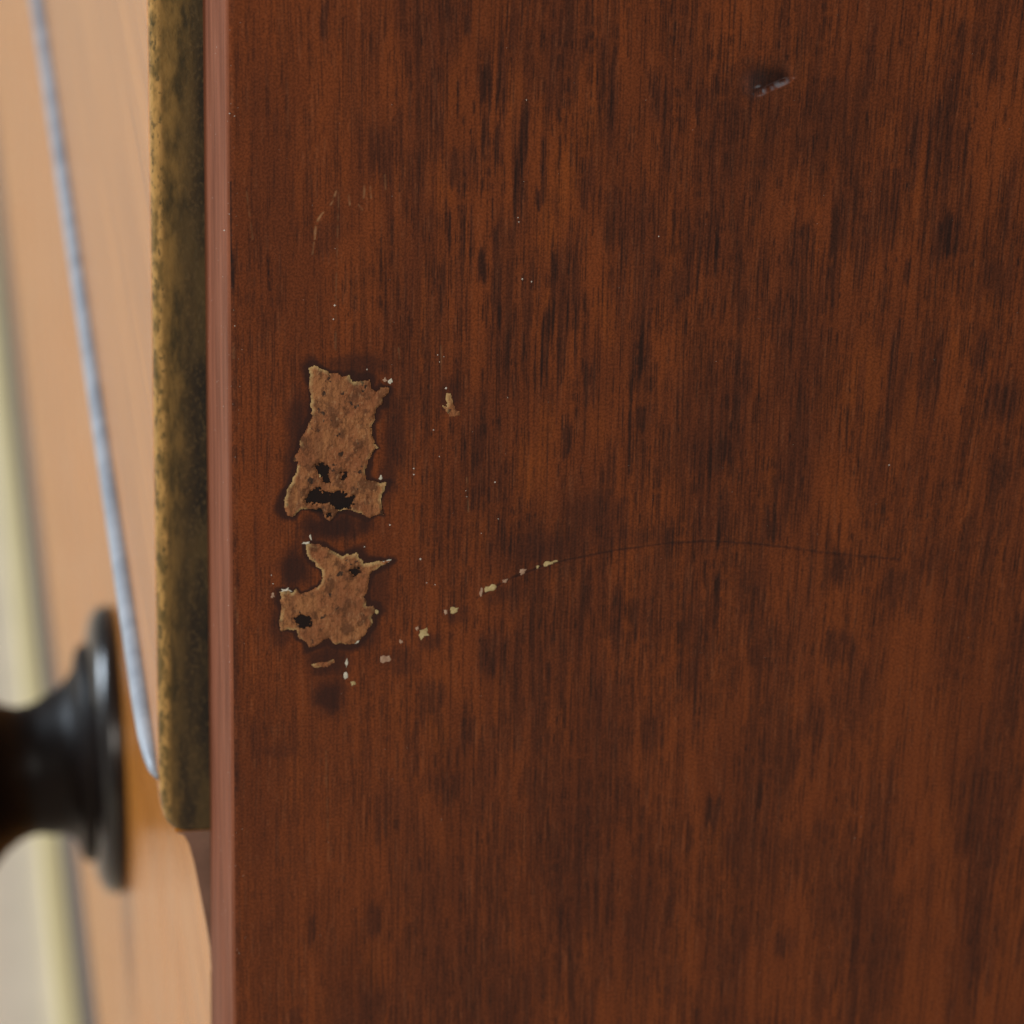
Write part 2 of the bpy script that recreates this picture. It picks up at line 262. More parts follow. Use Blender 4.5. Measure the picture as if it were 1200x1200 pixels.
DARK = [(13.8, 76.64, 1.08, 7.08, 0.95, -0.1), (1.6, 70.84, 0.68, 5.07, 0.4, 0), (5.77, 66.27, 0.55, 14.0, 0.5, 0), (6.95, 61.13, 0.71, 4.37, 0.5, 0), (19.21, 69.65, 5.63, 21.75, 0.3, 0), (22.54, 57.01, 6.12, 8.2, 0.65, 0), (24.35, 58.62, 1.79, 11.64, 0.5, 0), (30.28, 60.09, 1.06, 8.27, 0.85, 0), (33.51, 54.83, 5.69, 5.88, 0.5, 0), (33.97, 75.52, 1.25, 3.82, 0.5, 0), (14.21, 44.46, 2.94, 6.37, 0.55, 0), (31.55, 44.75, 0.71, 7.88, 0.7, 0), (33.76, 44.67, 0.76, 11.81, 0.7, 0), (34.87, 43.97, 0.73, 9.2, 0.7, 0), (29.09, 46.14, 0.67, 5.77, 0.5, 0), (36.63, 66.8, 1.92, 6.7, 0.95, 0), (38.9, 68.52, 1.63, 10.76, 0.9, 0), (38.83, 57.49, 1.57, 6.51, 0.85, 0), (36.74, 58.85, 1.2, 7.0, 0.6, 0), (40.6, 75.32, 1.35, 8.9, 0.6, 0), (42.11, 58.28, 1.55, 11.66, 0.9, -0.08), (41.66, 49.61, 1.82, 5.8, 0.65, 0), (45.14, 53.39, 0.94, 10.42, 0.65, 0), (44.61, 48.85, 1.31, 3.96, 0.8, 0), (48.5, 73.81, 2.58, 7.19, 0.6, 0), (50.74, 76.28, 1.6, 6.37, 0.55, 0), (53.75, 67.28, 2.97, 11.61, 0.7, 0), (54.54, 60.19, 2.15, 7.81, 0.5, 0), (51.71, 50.3, 2.17, 8.43, 0.65, 0), (57.4, 44.86, 7.74, 12.1, 0.55, 0), (61.79, 63.81, 3.93, 8.62, 0.65, 0), (67.93, 63.62, 3.08, 3.96, 0.8, 0), (69.7, 65.49, 1.14, 4.67, 0.75, 0), (63.27, 55.36, 2.2, 7.35, 0.65, 0), (69.28, 41.39, 6.54, 9.49, 0.6, 0), (70.53, 41.35, 1.4, 4.55, 0.85, 0), (66.41, 72.63, 5.26, 11.63, 0.35, 0), (38.57, 43.18, 1.08, 5.81, 0.85, 0), (84.79, 57.89, 7.46, 12.2, 0.5, 0), (86.37, 64.31, 1.92, 4.45, 0.55, 0), (102.01, 56.4, 2.8, 10.54, 0.8, 0), (103.84, 61.8, 2.13, 11.74, 0.5, 0), (95.24, 47.06, 3.71, 14.63, 0.65, 0), (90.4, 43.66, 8.07, 12.19, 0.6, 0), (83.0, 41.29, 4.03, 6.76, 0.65, 0), (104.34, 41.04, 4.94, 7.62, 0.75, 0), (106.38, 72.04, 5.25, 5.29, 0.45, 0), (99.2, 55.45, 1.3, 13.1, 0.65, 0), (98.08, 52.87, 1.42, 15.77, 0.55, 0), (91.54, 67.36, 1.4, 16.77, 0.55, 0), (84.11, 65.03, 1.01, 9.05, 0.6, 0), (76.71, 52.3, 1.86, 26.19, 0.45, -0.1), (74.3, 47.14, 1.32, 15.81, 0.5, -0.1), (48.63, 33.56, 5.39, 20.15, 0.75, 0), (45.83, 24.31, 1.29, 14.82, 0.8, 0), (38.82, 35.26, 1.56, 12.77, 0.8, 0), (40.2, 26.55, 1.37, 7.55, 0.75, 0), (36.55, 38.25, 1.44, 6.13, 0.85, 0), (33.47, 38.1, 1.29, 4.54, 0.6, 0), (32.97, 28.84, 1.29, 3.78, 0.55, 0), (43.17, 33.77, 1.69, 11.49, 0.5, 0), (59.94, 29.12, 3.57, 29.59, 0.65, 0), (59.58, 23.76, 2.01, 9.51, 0.85, 0), (60.86, 13.96, 3.91, 4.79, 0.8, 0), (52.42, 20.01, 1.98, 9.54, 0.65, 0), (49.48, 11.04, 1.63, 5.52, 0.8, 0), (36.56, 11.59, 2.62, 8.27, 0.75, 0), (38.21, 9.75, 7.0, 15.3, 0.4, 0), (65.19, 12.69, 14.49, 19.72, 0.45, 0), (70.63, 8.62, 7.84, 7.2, 0.7, 0), (65.67, 17.43, 1.88, 3.88, 0.55, 0), (66.36, 35.54, 3.93, 6.0, 0.7, 0), (56.39, 35.92, 2.63, 5.94, 0.55, 0), (55.88, 6.93, 2.0, 9.14, 0.55, 0), (74.77, 20.45, 2.8, 7.7, 0.6, 0), (72.73, 13.73, 5.7, 11.16, 0.55, 0), (70.15, 7.68, 5.52, 5.73, 0.7, 0), (73.04, 8.52, 1.57, 5.01, 0.85, 0), (98.58, 35.39, 1.0, 4.85, 0.95, 0), (102.96, 19.3, 3.85, 15.14, 0.55, 0), (110.43, 22.4, 2.22, 7.69, 0.65, 0), (113.93, 15.02, 5.25, 6.52, 0.7, 0), (115.36, 3.65, 5.89, 3.59, 0.55, 0), (87.09, 33.42, 2.9, 8.93, 0.65, 0), (79.08, 29.71, 4.37, 9.03, 0.5, 0), (83.13, 22.81, 8.31, 17.92, 0.35, 0), (83.19, 5.74, 6.1, 18.19, 0.5, 0), (112.28, 34.47, 5.68, 6.11, 0.4, 0), (72.69, 0.26, 1.95, 5.07, 0.75, 0), (39.93, -3.38, 1.34, 5.05, 0.85, 0), (47.92, -4.72, 10.29, 7.42, 0.4, 0), (54.85, -2.68, 8.33, 8.7, 0.45, 0), (41.63, -6.93, 8.2, 5.94, 0.35, 0), (39.09, -22.94, 5.46, 6.77, 0.7, 0), (41.75, -13.91, 0.92, 9.29, 0.65, 0), (45.92, -19.03, 2.74, 9.44, 0.55, 0), (57.42, -18.6, 2.12, 12.81, 0.8, 0), (61.63, -17.96, 3.59, 9.21, 0.7, 0), (52.97, -14.45, 2.0, 9.36, 0.55, 0), (65.1, -5.51, 1.73, 6.49, 0.85, 0), (63.47, -37.46, 3.57, 6.82, 0.7, 0), (35.43, -35.57, 2.14, 6.71, 0.65, 0), (40.22, -37.69, 3.2, 6.79, 0.6, 0), (42.8, -38.11, 1.38, 4.97, 0.65, 0), (47.35, -39.79, 5.55, 6.64, 0.5, 0), (47.36, -27.61, 1.13, 5.18, 0.6, 0), (43.6, -32.41, 1.15, 6.64, 0.55, 0), (57.49, -31.69, 5.67, 9.75, 0.45, 0), (29.86, -30.28, 4.16, 6.76, 0.5, 0), (73.05, -2.81, 2.08, 8.44, 0.8, 0), (72.2, -15.37, 1.37, 9.94, 0.8, 0), (78.91, -26.19, 3.02, 4.43, 0.5, 0), (78.37, -18.49, 3.09, 13.74, 0.6, 0), (81.23, -25.73, 4.64, 12.51, 0.5, 0), (90.98, -11.32, 3.66, 6.64, 0.6, 0), (91.58, -24.82, 6.01, 6.58, 0.6, 0), (95.14, -31.45, 6.14, 8.37, 0.5, 0), (100.22, -15.29, 7.07, 6.56, 0.55, 0), (103.9, -11.22, 5.96, 5.07, 0.45, 0), (80.4, -4.25, 3.08, 6.55, 0.65, 0), (88.22, -37.59, 4.48, 6.89, 0.6, 0), (113.5, -8.85, 3.17, 9.99, 0.6, 0), (20.33, -38.37, 1.31, 6.67, 0.6, 0), (27.14, -40.17, 2.12, 8.17, 0.6, 0), (23.59, -47.2, 4.95, 8.97, 0.6, 0), (39.61, -40.1, 3.19, 6.52, 0.55, 0), (31.3, -44.72, 7.77, 4.18, 0.4, 0), (48.14, -47.08, 5.64, 9.91, 0.5, 0), (50.31, -57.44, 3.54, 19.33, 0.45, 0), (21.77, -66.89, 2.63, 5.49, 0.6, 0), (12.04, -68.24, 1.3, 5.41, 0.85, 0), (27.03, -73.89, 2.17, 8.5, 0.55, 0), (23.17, -82.66, 8.7, 7.16, 0.5, 0), (9.42, -84.08, 2.09, 4.65, 0.6, 0), (38.85, -76.09, 8.8, 8.93, 0.4, 0), (33.44, -62.38, 8.71, 10.24, 0.3, 0), (6.64, -52.08, 0.61, 11.68, 0.6, 0), (12.03, -32.22, 1.02, 12.87, 0.4, 0), (47.45, -44.86, 8.4, 5.38, 0.5, 0), (49.78, -63.32, 2.08, 11.97, 0.6, 0), (51.31, -73.84, 1.99, 7.01, 0.6, 0), (45.49, -79.5, 5.94, 7.29, 0.5, 0), (63.83, -73.08, 7.71, 19.95, 0.45, 0), (68.09, -82.38, 2.97, 10.18, 0.6, 0), (73.03, -51.35, 2.81, 5.43, 0.65, 0), (79.47, -48.04, 3.01, 10.4, 0.7, 0), (76.58, -58.91, 2.99, 9.93, 0.5, 0), (89.82, -59.66, 12.39, 11.08, 0.4, 0), (85.14, -75.08, 4.7, 4.2, 0.6, 0), (92.87, -68.77, 9.26, 10.42, 0.4, 0), (115.17, -73.08, 2.72, 10.12, 0.65, -0.1), (116.27, -80.72, 5.85, 12.53, 0.5, -0.1), (122.33, -78.04, 1.69, 10.13, 0.6, 0), (115.16, -61.08, 3.27, 10.62, 0.4, 0), (109.63, 69.37, 1.29, 11.62, 0.5, 0), (113.44, 47.07, 1.42, 13.27, 0.5, 0), (3.9, -3.8, 0.55, 16.56, 0.3, 0), (9.48, -40.67, 0.62, 17.28, 0.35, 0), (3.76, -36.07, 1.48, 8.65, 0.55, 0), (117.45, -31.85, 3.94, 8.87, 0.4, 0), (96.98, 11.34, 1.37, 15.16, 0.6, 0), (92.7, 15.63, 1.2, 12.34, 0.5, 0), (97.34, 22.24, 1.36, 12.26, 0.6, 0)]
ORANGE = [(52.59, 64.75, 2.43, 9.82, 0.9, 0), (51.49, 59.64, 2.65, 8.61, 0.7, 0), (48.0, 51.34, 5.21, 14.51, 0.9, 0), (46.29, 44.87, 4.68, 11.97, 0.8, 0), (67.25, 72.98, 2.88, 5.94, 0.8, 0), (40.88, 66.41, 2.85, 10.31, 0.9, 0), (45.98, 29.66, 2.72, 12.12, 0.8, 0), (44.52, 8.11, 7.81, 14.01, 0.9, 0), (46.3, 13.49, 5.18, 8.37, 0.7, 0), (53.84, 13.17, 5.27, 9.76, 0.5, 0), (54.66, 30.66, 5.19, 8.21, 0.7, 0), (31.89, 67.98, 4.99, 12.9, 0.4, 0), (30.87, 51.29, 3.75, 7.92, 0.6, 0), (76.1, 58.82, 3.46, 6.6, 0.9, 0), (81.8, 70.24, 3.62, 10.36, 0.6, 0), (87.42, 54.54, 4.08, 7.97, 0.5, 0), (92.83, 18.35, 8.72, 18.05, 0.6, 0), (99.8, 11.22, 5.7, 16.72, 0.6, 0), (106.57, 23.23, 3.22, 7.72, 0.5, 0), (112.56, 29.75, 5.87, 4.81, 0.4, 0), (46.9, -16.97, 7.82, 8.82, 0.8, 0), (49.36, -12.87, 7.8, 7.37, 0.9, 0), (43.07, -16.78, 3.41, 5.78, 0.6, 0), (31.2, -36.07, 4.72, 8.85, 0.7, 0), (31.73, -26.11, 5.2, 8.77, 0.4, 0), (60.18, -11.98, 5.39, 10.06, 0.5, 0), (76.69, -7.85, 5.34, 5.84, 0.5, 0), (114.32, -11.71, 3.62, 8.64, 0.5, 0), (71.65, -29.54, 2.89, 8.73, 0.4, 0), (47.89, -3.05, 5.93, 4.98, 0.8, 0), (28.63, 30.34, 4.35, 16.13, 0.6, 0), (38.57, -13.76, 5.19, 7.25, 0.3, 0), (40.75, -30.84, 5.28, 8.84, 0.4, 0), (10.11, -40.7, 3.82, 10.26, 0.3, 0), (21.81, -73.58, 6.57, 9.35, 0.45, 0), (73.87, -56.55, 3.42, 7.57, 0.6, 0), (64.37, 39.59, 4.21, 16.03, 0.25, 0), (109.81, -60.78, 9.3, 24.35, 0.35, 0), (53.43, -79.98, 2.93, 12.24, 0.4, 0), (14.0, -82.1, 5.24, 6.34, 0.4, 0), (3.83, -20.49, 3.71, 17.03, 0.3, 0), (24.76, -31.45, 2.62, 8.69, 0.3, 0), (36.51, -2.54, 5.17, 8.53, 0.4, 0), (72.5, 2.07, 2.74, 5.65, 0.6, 0), (79.45, 3.84, 3.65, 15.36, 0.4, 0), (89.83, -0.09, 5.51, 8.58, 0.4, 0), (98.97, 47.58, 3.05, 10.65, 0.4, 0)]
SOFT = [(10.16, 12.31, 4.94, 23.24, 0.75, 0), (9.53, 6.9, 3.72, 12.42, 0.7, 0), (18.8, 24.06, 11.13, 5.8, 0.6, 0), (24.19, 13.07, 4.35, 16.45, 0.55, 0), (23.24, 6.3, 3.81, 8.36, 0.6, 0), (15.15, -1.29, 15.02, 5.63, 0.9, 0), (9.52, -7.52, 6.25, 9.99, 0.9, 0), (21.47, -11.55, 5.62, 12.81, 0.6, 0), (7.62, -16.47, 4.51, 10.01, 0.7, 0), (14.56, -23.13, 8.88, 7.49, 0.8, 0), (14.57, -28.79, 7.13, 8.88, 0.85, 0), (20.24, -19.19, 6.36, 5.93, 0.5, 0), (31.85, 18.83, 4.31, 7.46, 0.6, 0), (29.76, -20.64, 5.13, 4.48, 0.5, 0), (33.65, -16.33, 4.62, 3.87, 0.45, 0), (39.2, -13.37, 6.41, 4.51, 0.4, 0), (25.34, -23.67, 7.67, 6.03, 0.4, 0), (46.68, -5.77, 15.34, 6.26, 0.35, 0), (59.36, -4.96, 15.4, 4.88, 0.3, 0), (54.17, -0.57, 10.35, 8.76, 0.3, 0), (7.57, -37.7, 7.63, 3.26, 0.3, 0), (26.26, 18.39, 5.11, 16.39, 0.3, 0)]
put(DARK, fig, .30, 1.25); put(ORANGE, org, .8)
org = np.clip(org*.8 + .16*sm(fbm(GX*.11, Z*.05, 61), .52, .75)*sm(X, 22, 40), 0, 1)*(1-.8*fig)
blk = np.maximum(blk, sm(fig, .75, 1.1)*.30); fig = np.clip(fig, 0, 1)
for (x, z, w, h, s, tl) in SOFT:
    sl = window(x, z, w, h); u = (X[sl]-x)/(w/2); v = (Z[sl]-z)/(h/2); d = np.sqrt(u*u+v*v) + .5*(fbm(X[sl]*.6, Z[sl]*.5, 71)-.5)
    soft[sl] = np.maximum(soft[sl], sm(1.1-d, 0, .75)*s)
def near(pts, q):
    d = np.full(X[q].shape, 99.)
    for (a, b) in zip(pts, pts[1:]+pts[:1]):
        dx, dz = b[0]-a[0], b[1]-a[1]; t = np.clip(((X[q]-a[0])*dx+(Z[q]-a[1])*dz)/(dx*dx+dz*dz+1e-9), 0, 1)
        d = np.minimum(d, np.hypot(X[q]-a[0]-t*dx, Z[q]-a[1]-t*dz))
    return d
FLAKES = [([(11.61, 24.13), (12.43, 24.59), (13.45, 24.17), (14.69, 23.34), (15.92, 23.18), (16.34, 22.71), (17.57, 22.78), (17.98, 21.98), (19.43, 21.92), (20.46, 22.21), (20.57, 20.75), (21.29, 20.21), (22.11, 20.91), (23.25, 20.75), (23.15, 19.86), (22.54, 19.21), (22.34, 18.1), (21.51, 17.46), (21.21, 15.67), (20.7, 15.02), (20.92, 13.21), (21.23, 11.84), (21.86, 11.13), (20.93, 10.6), (20.31, 9.16), (20.01, 7.58), (20.22, 6.21), (21.79, 5.68), (23.14, 5.62), (22.42, 3.83), (22.12, 2.47), (22.55, 0.39), (21.4, 0.56), (20.36, -0.08), (19.31, 0.77), (17.43, 1.36), (15.98, 1.38), (14.73, -0.4), (13.9, 0.44), (13.37, 1.84), (11.4, 1.86), (10.36, 1.86), (9.32, 0.76), (8.38, 1.03), (7.97, 2.65), (8.08, 4.01), (8.7, 5.58), (9.85, 7.8), (10.05, 9.26), (9.33, 9.75), (10.06, 11.19), (10.57, 13.42), (11.4, 14.96), (12.02, 16.51), (11.85, 18.99), (11.61, 21.23)], [[(10.98, 3.43), (11.81, 4.76), (12.64, 5.13), (13.68, 4.67), (14.72, 4.17), (15.55, 4.59), (16.59, 4.43), (17.11, 3.61), (18.36, 3.74), (18.3, 2.64), (17.54, 1.63), (16.39, 1.59), (15.14, 2.33), (14.31, 2.87), (13.27, 2.53), (12.02, 2.81), (11.09, 3.01)], [(12.43, 8.82), (13.68, 8.88), (14.51, 8.39), (14.51, 7.14), (14.82, 5.88), (13.99, 5.91), (13.37, 7.19), (12.95, 7.89)], [(16.17, 7.07), (17.21, 7.7), (17.04, 6.35), (16.17, 6.43)], [(14.21, 1.34), (14.94, 1.2), (14.83, 0.51), (14.42, 0.65)]], 0.28, 'tall ragged tan residue patch with a dark hole near its foot'), ([(11.02, -3.99), (12.27, -3.64), (14.4, -4.42), (15.66, -5.45), (16.66, -5.91), (17.67, -5.68), (18.67, -5.59), (19.43, -6.59), (19.68, -7.3), (21.19, -7.04), (23.96, -7.08), (22.7, -7.58), (21.45, -8.35), (20.57, -9.14), (20.33, -10.94), (19.96, -12.6), (20.22, -14.14), (21.35, -14.34), (21.49, -15.32), (20.86, -15.99), (20.99, -17.12), (20.24, -18.49), (19.23, -19.56), (18.73, -20.24), (17.21, -20.45), (15.44, -20.36), (14.43, -19.33), (13.42, -20.12), (11.65, -20.74), (11.02, -19.44), (10.13, -19.12), (9.76, -17.7), (8.37, -17.49), (7.49, -17.73), (7.11, -16.17), (7.62, -14.24), (7.5, -12.56), (7.38, -11.3), (8.88, -11.09), (9.14, -11.52), (9.89, -11.0), (10.39, -11.72), (11.65, -11.5), (12.9, -10.73), (13.78, -9.52), (13.4, -8.11), (12.15, -6.67), (11.15, -5.52)], [[(9.51, -16.0), (10.64, -15.08), (11.9, -15.84), (11.77, -17.23), (10.51, -17.31)], [(17.47, -8.5), (18.43, -7.85), (19.13, -8.47), (18.18, -9.23)]], 0.24, 'lower tan residue patch shaped like a jagged leaf'), ([(11.85, -23.48), (13.67, -23.09), (14.3, -23.26), (15.49, -22.64), (15.5, -23.46), (14.43, -23.97), (12.41, -24.18)], [], 0.12, 'small flat tan crumb under the lower residue patch'), ([(31.53, 19.51), (32.31, 19.36), (32.61, 17.55), (33.05, 16.58), (33.75, 16.63), (33.55, 15.71), (32.21, 15.69), (31.57, 16.56), (30.78, 17.67), (31.73, 17.48)], [], 0.14, 'small hooked cream chip right of the tall residue patch')]
for (o_, h_, th, lab) in FLAKES[:2]:
    c0 = np.mean(o_, 0); hw = np.ptp(np.array(o_), 0)/2; q = window(c0[0], c0[1], hw[0]+5, hw[1]+5)
    wd = .3+4.6*np.clip(fbm(X[q]*.25, Z[q]*.2, 75)-.28, 0, 1)
    soft[q] = np.maximum(soft[q], sm(1-near(o_, q)/wd, 0, .7)*.92)
def stroke(pts, w, s, tgt, solid=False):
    for (a, b) in zip(pts[:-1], pts[1:]):
        lx, hx = min(a[0], b[0])-2, max(a[0], b[0])+2; lz, hz = min(a[1], b[1])-2, max(a[1], b[1])+2
        i0, i1 = np.searchsorted(zs, (lz, hz)); j0, j1 = np.searchsorted(tx[:-1], (lx, hx)); sl = (slice(i0, i1), slice(j0, j1))
        dx, dz = b[0]-a[0], b[1]-a[1]; L2 = dx*dx+dz*dz+1e-9
        t = np.clip(((X[sl]-a[0])*dx+(Z[sl]-a[1])*dz)/L2, 0, 1)
        d = np.hypot(X[sl]-a[0]-t*dx, Z[sl]-a[1]-t*dz)
        k = (.55+.9*vn(X[sl]*1.3, Z[sl]*1.3, 81))
        tgt[sl] = np.maximum(tgt[sl], sm(w*.5*k+.10-d, -.02, .16)*s*(np.clip(.75+.5*vn(X[sl]*.8, Z[sl]*.5, 83), 0, 1) if solid else np.clip(1.6*(vn(X[sl]*2.3, Z[sl]*1.1, 83)-.12), 0, 1)))
for pts, w, s in [([(0.53, 53.0), (0.5, 48.47), (0.58, 41.96), (0.79, 37.37)], 0.625, 1.3), ([(0.79, 37.37), (0.92, 18.1), (1.11, -11.98)], 0.375, 0.5), ([(0.49, -30.2), (0.66, -44.51)], 0.5, 0.5), ([(5.8, 41.77), (6.03, 36.51)], 0.375, 0.7), ([(15.94, 79.84), (15.64, 54.41), (15.47, 25.54)], 0.25, 0.35), ([(11.65, 79.96), (11.77, 57.12), (12.14, 41.53)], 0.3125, 0.45), ([(8.43, 76.3), (8.51, 55.94)], 0.3125, 0.4), ([(22.02, 43.78), (21.96, 33.26)], 0.375, 0.6), ([(17.89, 37.37), (17.66, 33.42)], 0.625, 0.4)]: stroke(pts, w*(.6 if s > 1 else 1), min(s, 1), blk, s > 1)
for pts, w, s in [([(15.53, 51.31), (15.05, 49.77), (14.68, 49.26)], 0.3125, 0.55), ([(13.71, 48.13), (12.99, 47.11), (12.62, 45.96), (12.5, 44.13)], 0.375, 0.8), ([(12.38, 43.62), (12.14, 41.79)], 0.25, 0.4), ([(17.23, 50.73), (17.48, 49.16)], 0.375, 0.55), ([(19.54, 51.95), (19.42, 50.13)], 0.375, 0.45), ([(20.39, 51.79), (20.52, 50.1)], 0.25, 0.4), ([(22.44, 53.53), (22.58, 51.32)], 0.25, 0.3), ([(15.9, 51.17), (15.56, 37.46), (15.47, 25.54)], 0.1875, 0.2), ([(14.2, -38.05), (14.61, -56.9)], 0.225, 0.16), ([(2.81, 51.63), (3.63, 44.46)], 0.25, 0.2), ([(18.7, 49.12), (19.31, 48.32)], 0.25, 0.3), ([(30.77, 26.93), (30.81, 23.31)], 0.15, 0.3), ([(27.04, 14.3), (26.94, -2.1)], 0.15, 0.15), ([(34.76, 5.8), (35.08, 0.29)], 0.175, 0.3), ([(0.63, 30.78), (0.72, 26.13)], 0.275, 0.35), ([(0.87, -10.58), (1.08, -16.16)], 0.375, 0.4), ([(24.59, 26.77), (24.72, 25.16)], 0.25, 0.3)]: stroke(pts, w*.6, s, pale)
ARC = [(36.66, -13.67), (41.69, -10.69), (46.74, -8.84), (49.26, -8.26), (56.86, -6.94), (64.49, -6.17), (70.87, -6.05), (77.29, -6.76), (82.45, -7.56), (87.64, -8.64), (94.13, -9.64), (99.98, -10.48)]
stroke(ARC[:9], .13, .62, blk, True); stroke(ARC[8:], .10, .42, blk, True); stroke(ARC, .5, .35, soft)
for hx in [[(10.98, 3.43), (11.81, 4.76), (12.64, 5.13), (13.68, 4.67), (14.72, 4.17), (15.55, 4.59), (16.59, 4.43), (17.11, 3.61), (18.36, 3.74), (18.3, 2.64), (17.54, 1.63), (16.39, 1.59), (15.14, 2.33), (14.31, 2.87), (13.27, 2.53), (12.02, 2.81), (11.09, 3.01)], [(12.43, 8.82), (13.68, 8.88), (14.51, 8.39), (14.51, 7.14), (14.82, 5.88), (13.99, 5.91), (13.37, 7.19), (12.95, 7.89)], [(16.17, 7.07), (17.21, 7.7), (17.04, 6.35), (16.17, 6.43)], [(14.21, 1.34), (14.94, 1.2), (14.83, 0.51), (14.42, 0.65)], [(9.51, -16.0), (10.64, -15.08), (11.9, -15.84), (11.77, -17.23), (10.51, -17.31)], [(17.47, -8.5), (18.43, -7.85), (19.13, -8.47), (18.18, -9.23)]]:
    hc = np.array(hx); c0 = hc.mean(0); hw = np.ptp(hc, 0)/2+.25
    q = window(c0[0], c0[1], hw[0]+1, hw[1]+1); d = np.hypot((X[q]-c0[0])/hw[0], (Z[q]-c0[1])/hw[1])
    blk[q] = np.maximum(blk[q], sm(1.35-d, 0, .4)*1.0)
# --- relief: the arc is a shallow cut, the dent a small wedge pressed into the wood
Y = np.tile(py, (nz, 1)).astype(np.float64)
gr = np.zeros_like(X); stroke(ARC, .3, 1.0, gr); flat = np.zeros_like(X); flat[:, ne:-1] = 1
Y += gr*.10*flat
dx_, dz_ = (77.54, 66.14)
sl = window(dx_, dz_, 6, 6)
a = (X[sl]-dx_)/1.3; b = (Z[sl]-dz_)/1.35
lower = b - (-1.15 + .42*a)            # above this slanted lip the wood is pressed in
right = 2.9 - a - .3*b; left = a + 2.6 + .25*b; top = 2.4 - b + .25*a
wedge = sm(lower, -.12, .35)*sm(right, -.2, 1.6)*sm(left, -.3, 2.0)*np.clip(1-sm(b, -.2, 2.6), 0, 1)
Y[sl] += 1.1*wedge*flat[sl]
lip = np.exp(-((lower+.22)/.28)**2)*sm(right, .2, 1.2)*sm(left, 0, 1.2)
Y[sl] -= .14*lip*flat[sl]
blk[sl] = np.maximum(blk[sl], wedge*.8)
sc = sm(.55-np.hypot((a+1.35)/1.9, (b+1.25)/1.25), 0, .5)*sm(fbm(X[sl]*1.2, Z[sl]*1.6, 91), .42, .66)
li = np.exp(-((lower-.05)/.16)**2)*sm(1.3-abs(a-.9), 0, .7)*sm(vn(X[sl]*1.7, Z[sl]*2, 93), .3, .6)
glint[sl] = np.maximum(glint[sl], np.clip(sc*1.1+li*.5, 0, 1))  # bluish highlight of the dent, painted into the colour
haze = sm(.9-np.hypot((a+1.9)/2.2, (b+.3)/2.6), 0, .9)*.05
glint[sl] = np.maximum(glint[sl], haze)
# gentle unevenness of the old veneer
Y += flat*(.05*(vn(X*.05, Z*.04, 101)-.5) + .012*(vn(GX*.9, Z*.05, 103)-.5))

verts = np.empty((nz, nx, 3)); verts[..., 0] = np.tile(px, (nz, 1)); verts[..., 1] = Y; verts[..., 2] = Z
verts *= MM; verts[..., 2] += Z0
idx = np.arange(nz*nx).reshape(nz, nx)
q4 = np.stack([idx[:-1, :-1], idx[:-1, 1:], idx[1:, 1:], idx[1:, :-1]], -1).reshape(-1, 4)
me = bpy.data.meshes.new('side_panel')
me.vertices.add(nz*nx); me.vertices.foreach_set('co', verts.reshape(-1))
nf = len(q4); me.loops.add(nf*4); me.loops.foreach_set('vertex_index', q4.reshape(-1).astype(np.int32))
me.polygons.add(nf); me.polygons.foreach_set('loop_start', np.arange(0, nf*4, 4, dtype=np.int32))
me.update(calc_edges=True)
me.polygons.foreach_set('use_smooth', np.ones(nf, dtype=bool))
def colattr(name, r, g, b):
    at = me.attributes.new(name, 'FLOAT_COLOR', 'POINT'); c = np.ones((nz*nx, 4), np.float32)
    c[:, 0] = r.reshape(-1); c[:, 1] = g.reshape(-1); c[:, 2] = b.reshape(-1); at.data.foreach_set('color', c.reshape(-1))
# pores: thousands of short thin dark dashes along the grain, crowded where the figure is dark
pore = np.zeros_like(X); fleck = np.zeros_like(X)
dens = sm(fbm(GX*.13, Z*.05, 121), .38, .62)
prs = np.random.default_rng(21)
def dashes(n, tgt, l0, l1, w0, w1, thr, smin=.45):
    for _ in range(n):
        x = prs.uniform(-.5, 127); z = prs.uniform(-97, 87)
        jx = min(np.searchsorted(tx[:-1], x), nx-3); iz = min(np.searchsorted(zs, z), nz-2)
        if prs.random() > thr + (1-thr)*max(fig[iz, jx]*1.1, .75*dens[iz, jx]): continue
        L = l0*(l1/l0)**prs.random(); w = w0*(w1/w0)**prs.random(); st = smin+(1-smin)*prs.random()
        i0, i1 = np.searchsorted(zs, (z-L/2, z+L/2)); pad = w*2+.2+.06*L; j0, j1 = np.searchsorted(tx[:-1], (x-pad, x+pad))
        if i1-i0 < 2 or j1-j0 < 2: continue
        q = (slice(i0, i1), slice(j0, j1))
        u = (GX[q]-GX[iz, jx])/w; v = (Z[q]-z)/(L/2)
        m = np.exp(-u*u*1.6)*np.clip(1-v*v, 0, 1)**.4*st*np.clip(.55+1.3*(brk[q]-.2), 0, 1)
        tgt[q] = np.maximum(tgt[q], m)
brk = vn(X*.9, Z*.9, 131)
# inside the dark figure the grain opens into close parallel lines; fainter ones run on everywhere
h1 = vn(GX*2.5, Z*.055, 171); h2 = vn(GX*4.4, Z*.09, 173); h3 = vn(GX*2.9, Z*.022, 175)
gate = np.clip(.35+1.1*vn(GX*.9, Z*.25, 177), 0, 1)
pore = np.maximum(pore, np.clip(fig*1.15, 0, 1)*np.maximum(sm(h1, .50, .74), .8*sm(h2, .56, .82))*gate*.95)
pore = np.maximum(pore, (.16+.30*dens)*sm(h3, .56, .86)*gate)
dashes(13000, pore, 2.0, 12, .12, .20, .12, .5)
dashes(2600, pore, 7, 26, .10, .17, .30, .4)
dashes(5000, pore, .8, 3, .12, .2, .05, .4)
dashes(700, pore, 2, 6, .22, .36, .04)
dashes(5000, fleck, 1, 8, .10, .25, .5, .2)
band = np.clip(.05+.95*sm(.35*fbm(GX*.8, Z*.03, 141)+.65*fbm(GX*.14, Z*.05, 143), .36, .64), 0, 1)
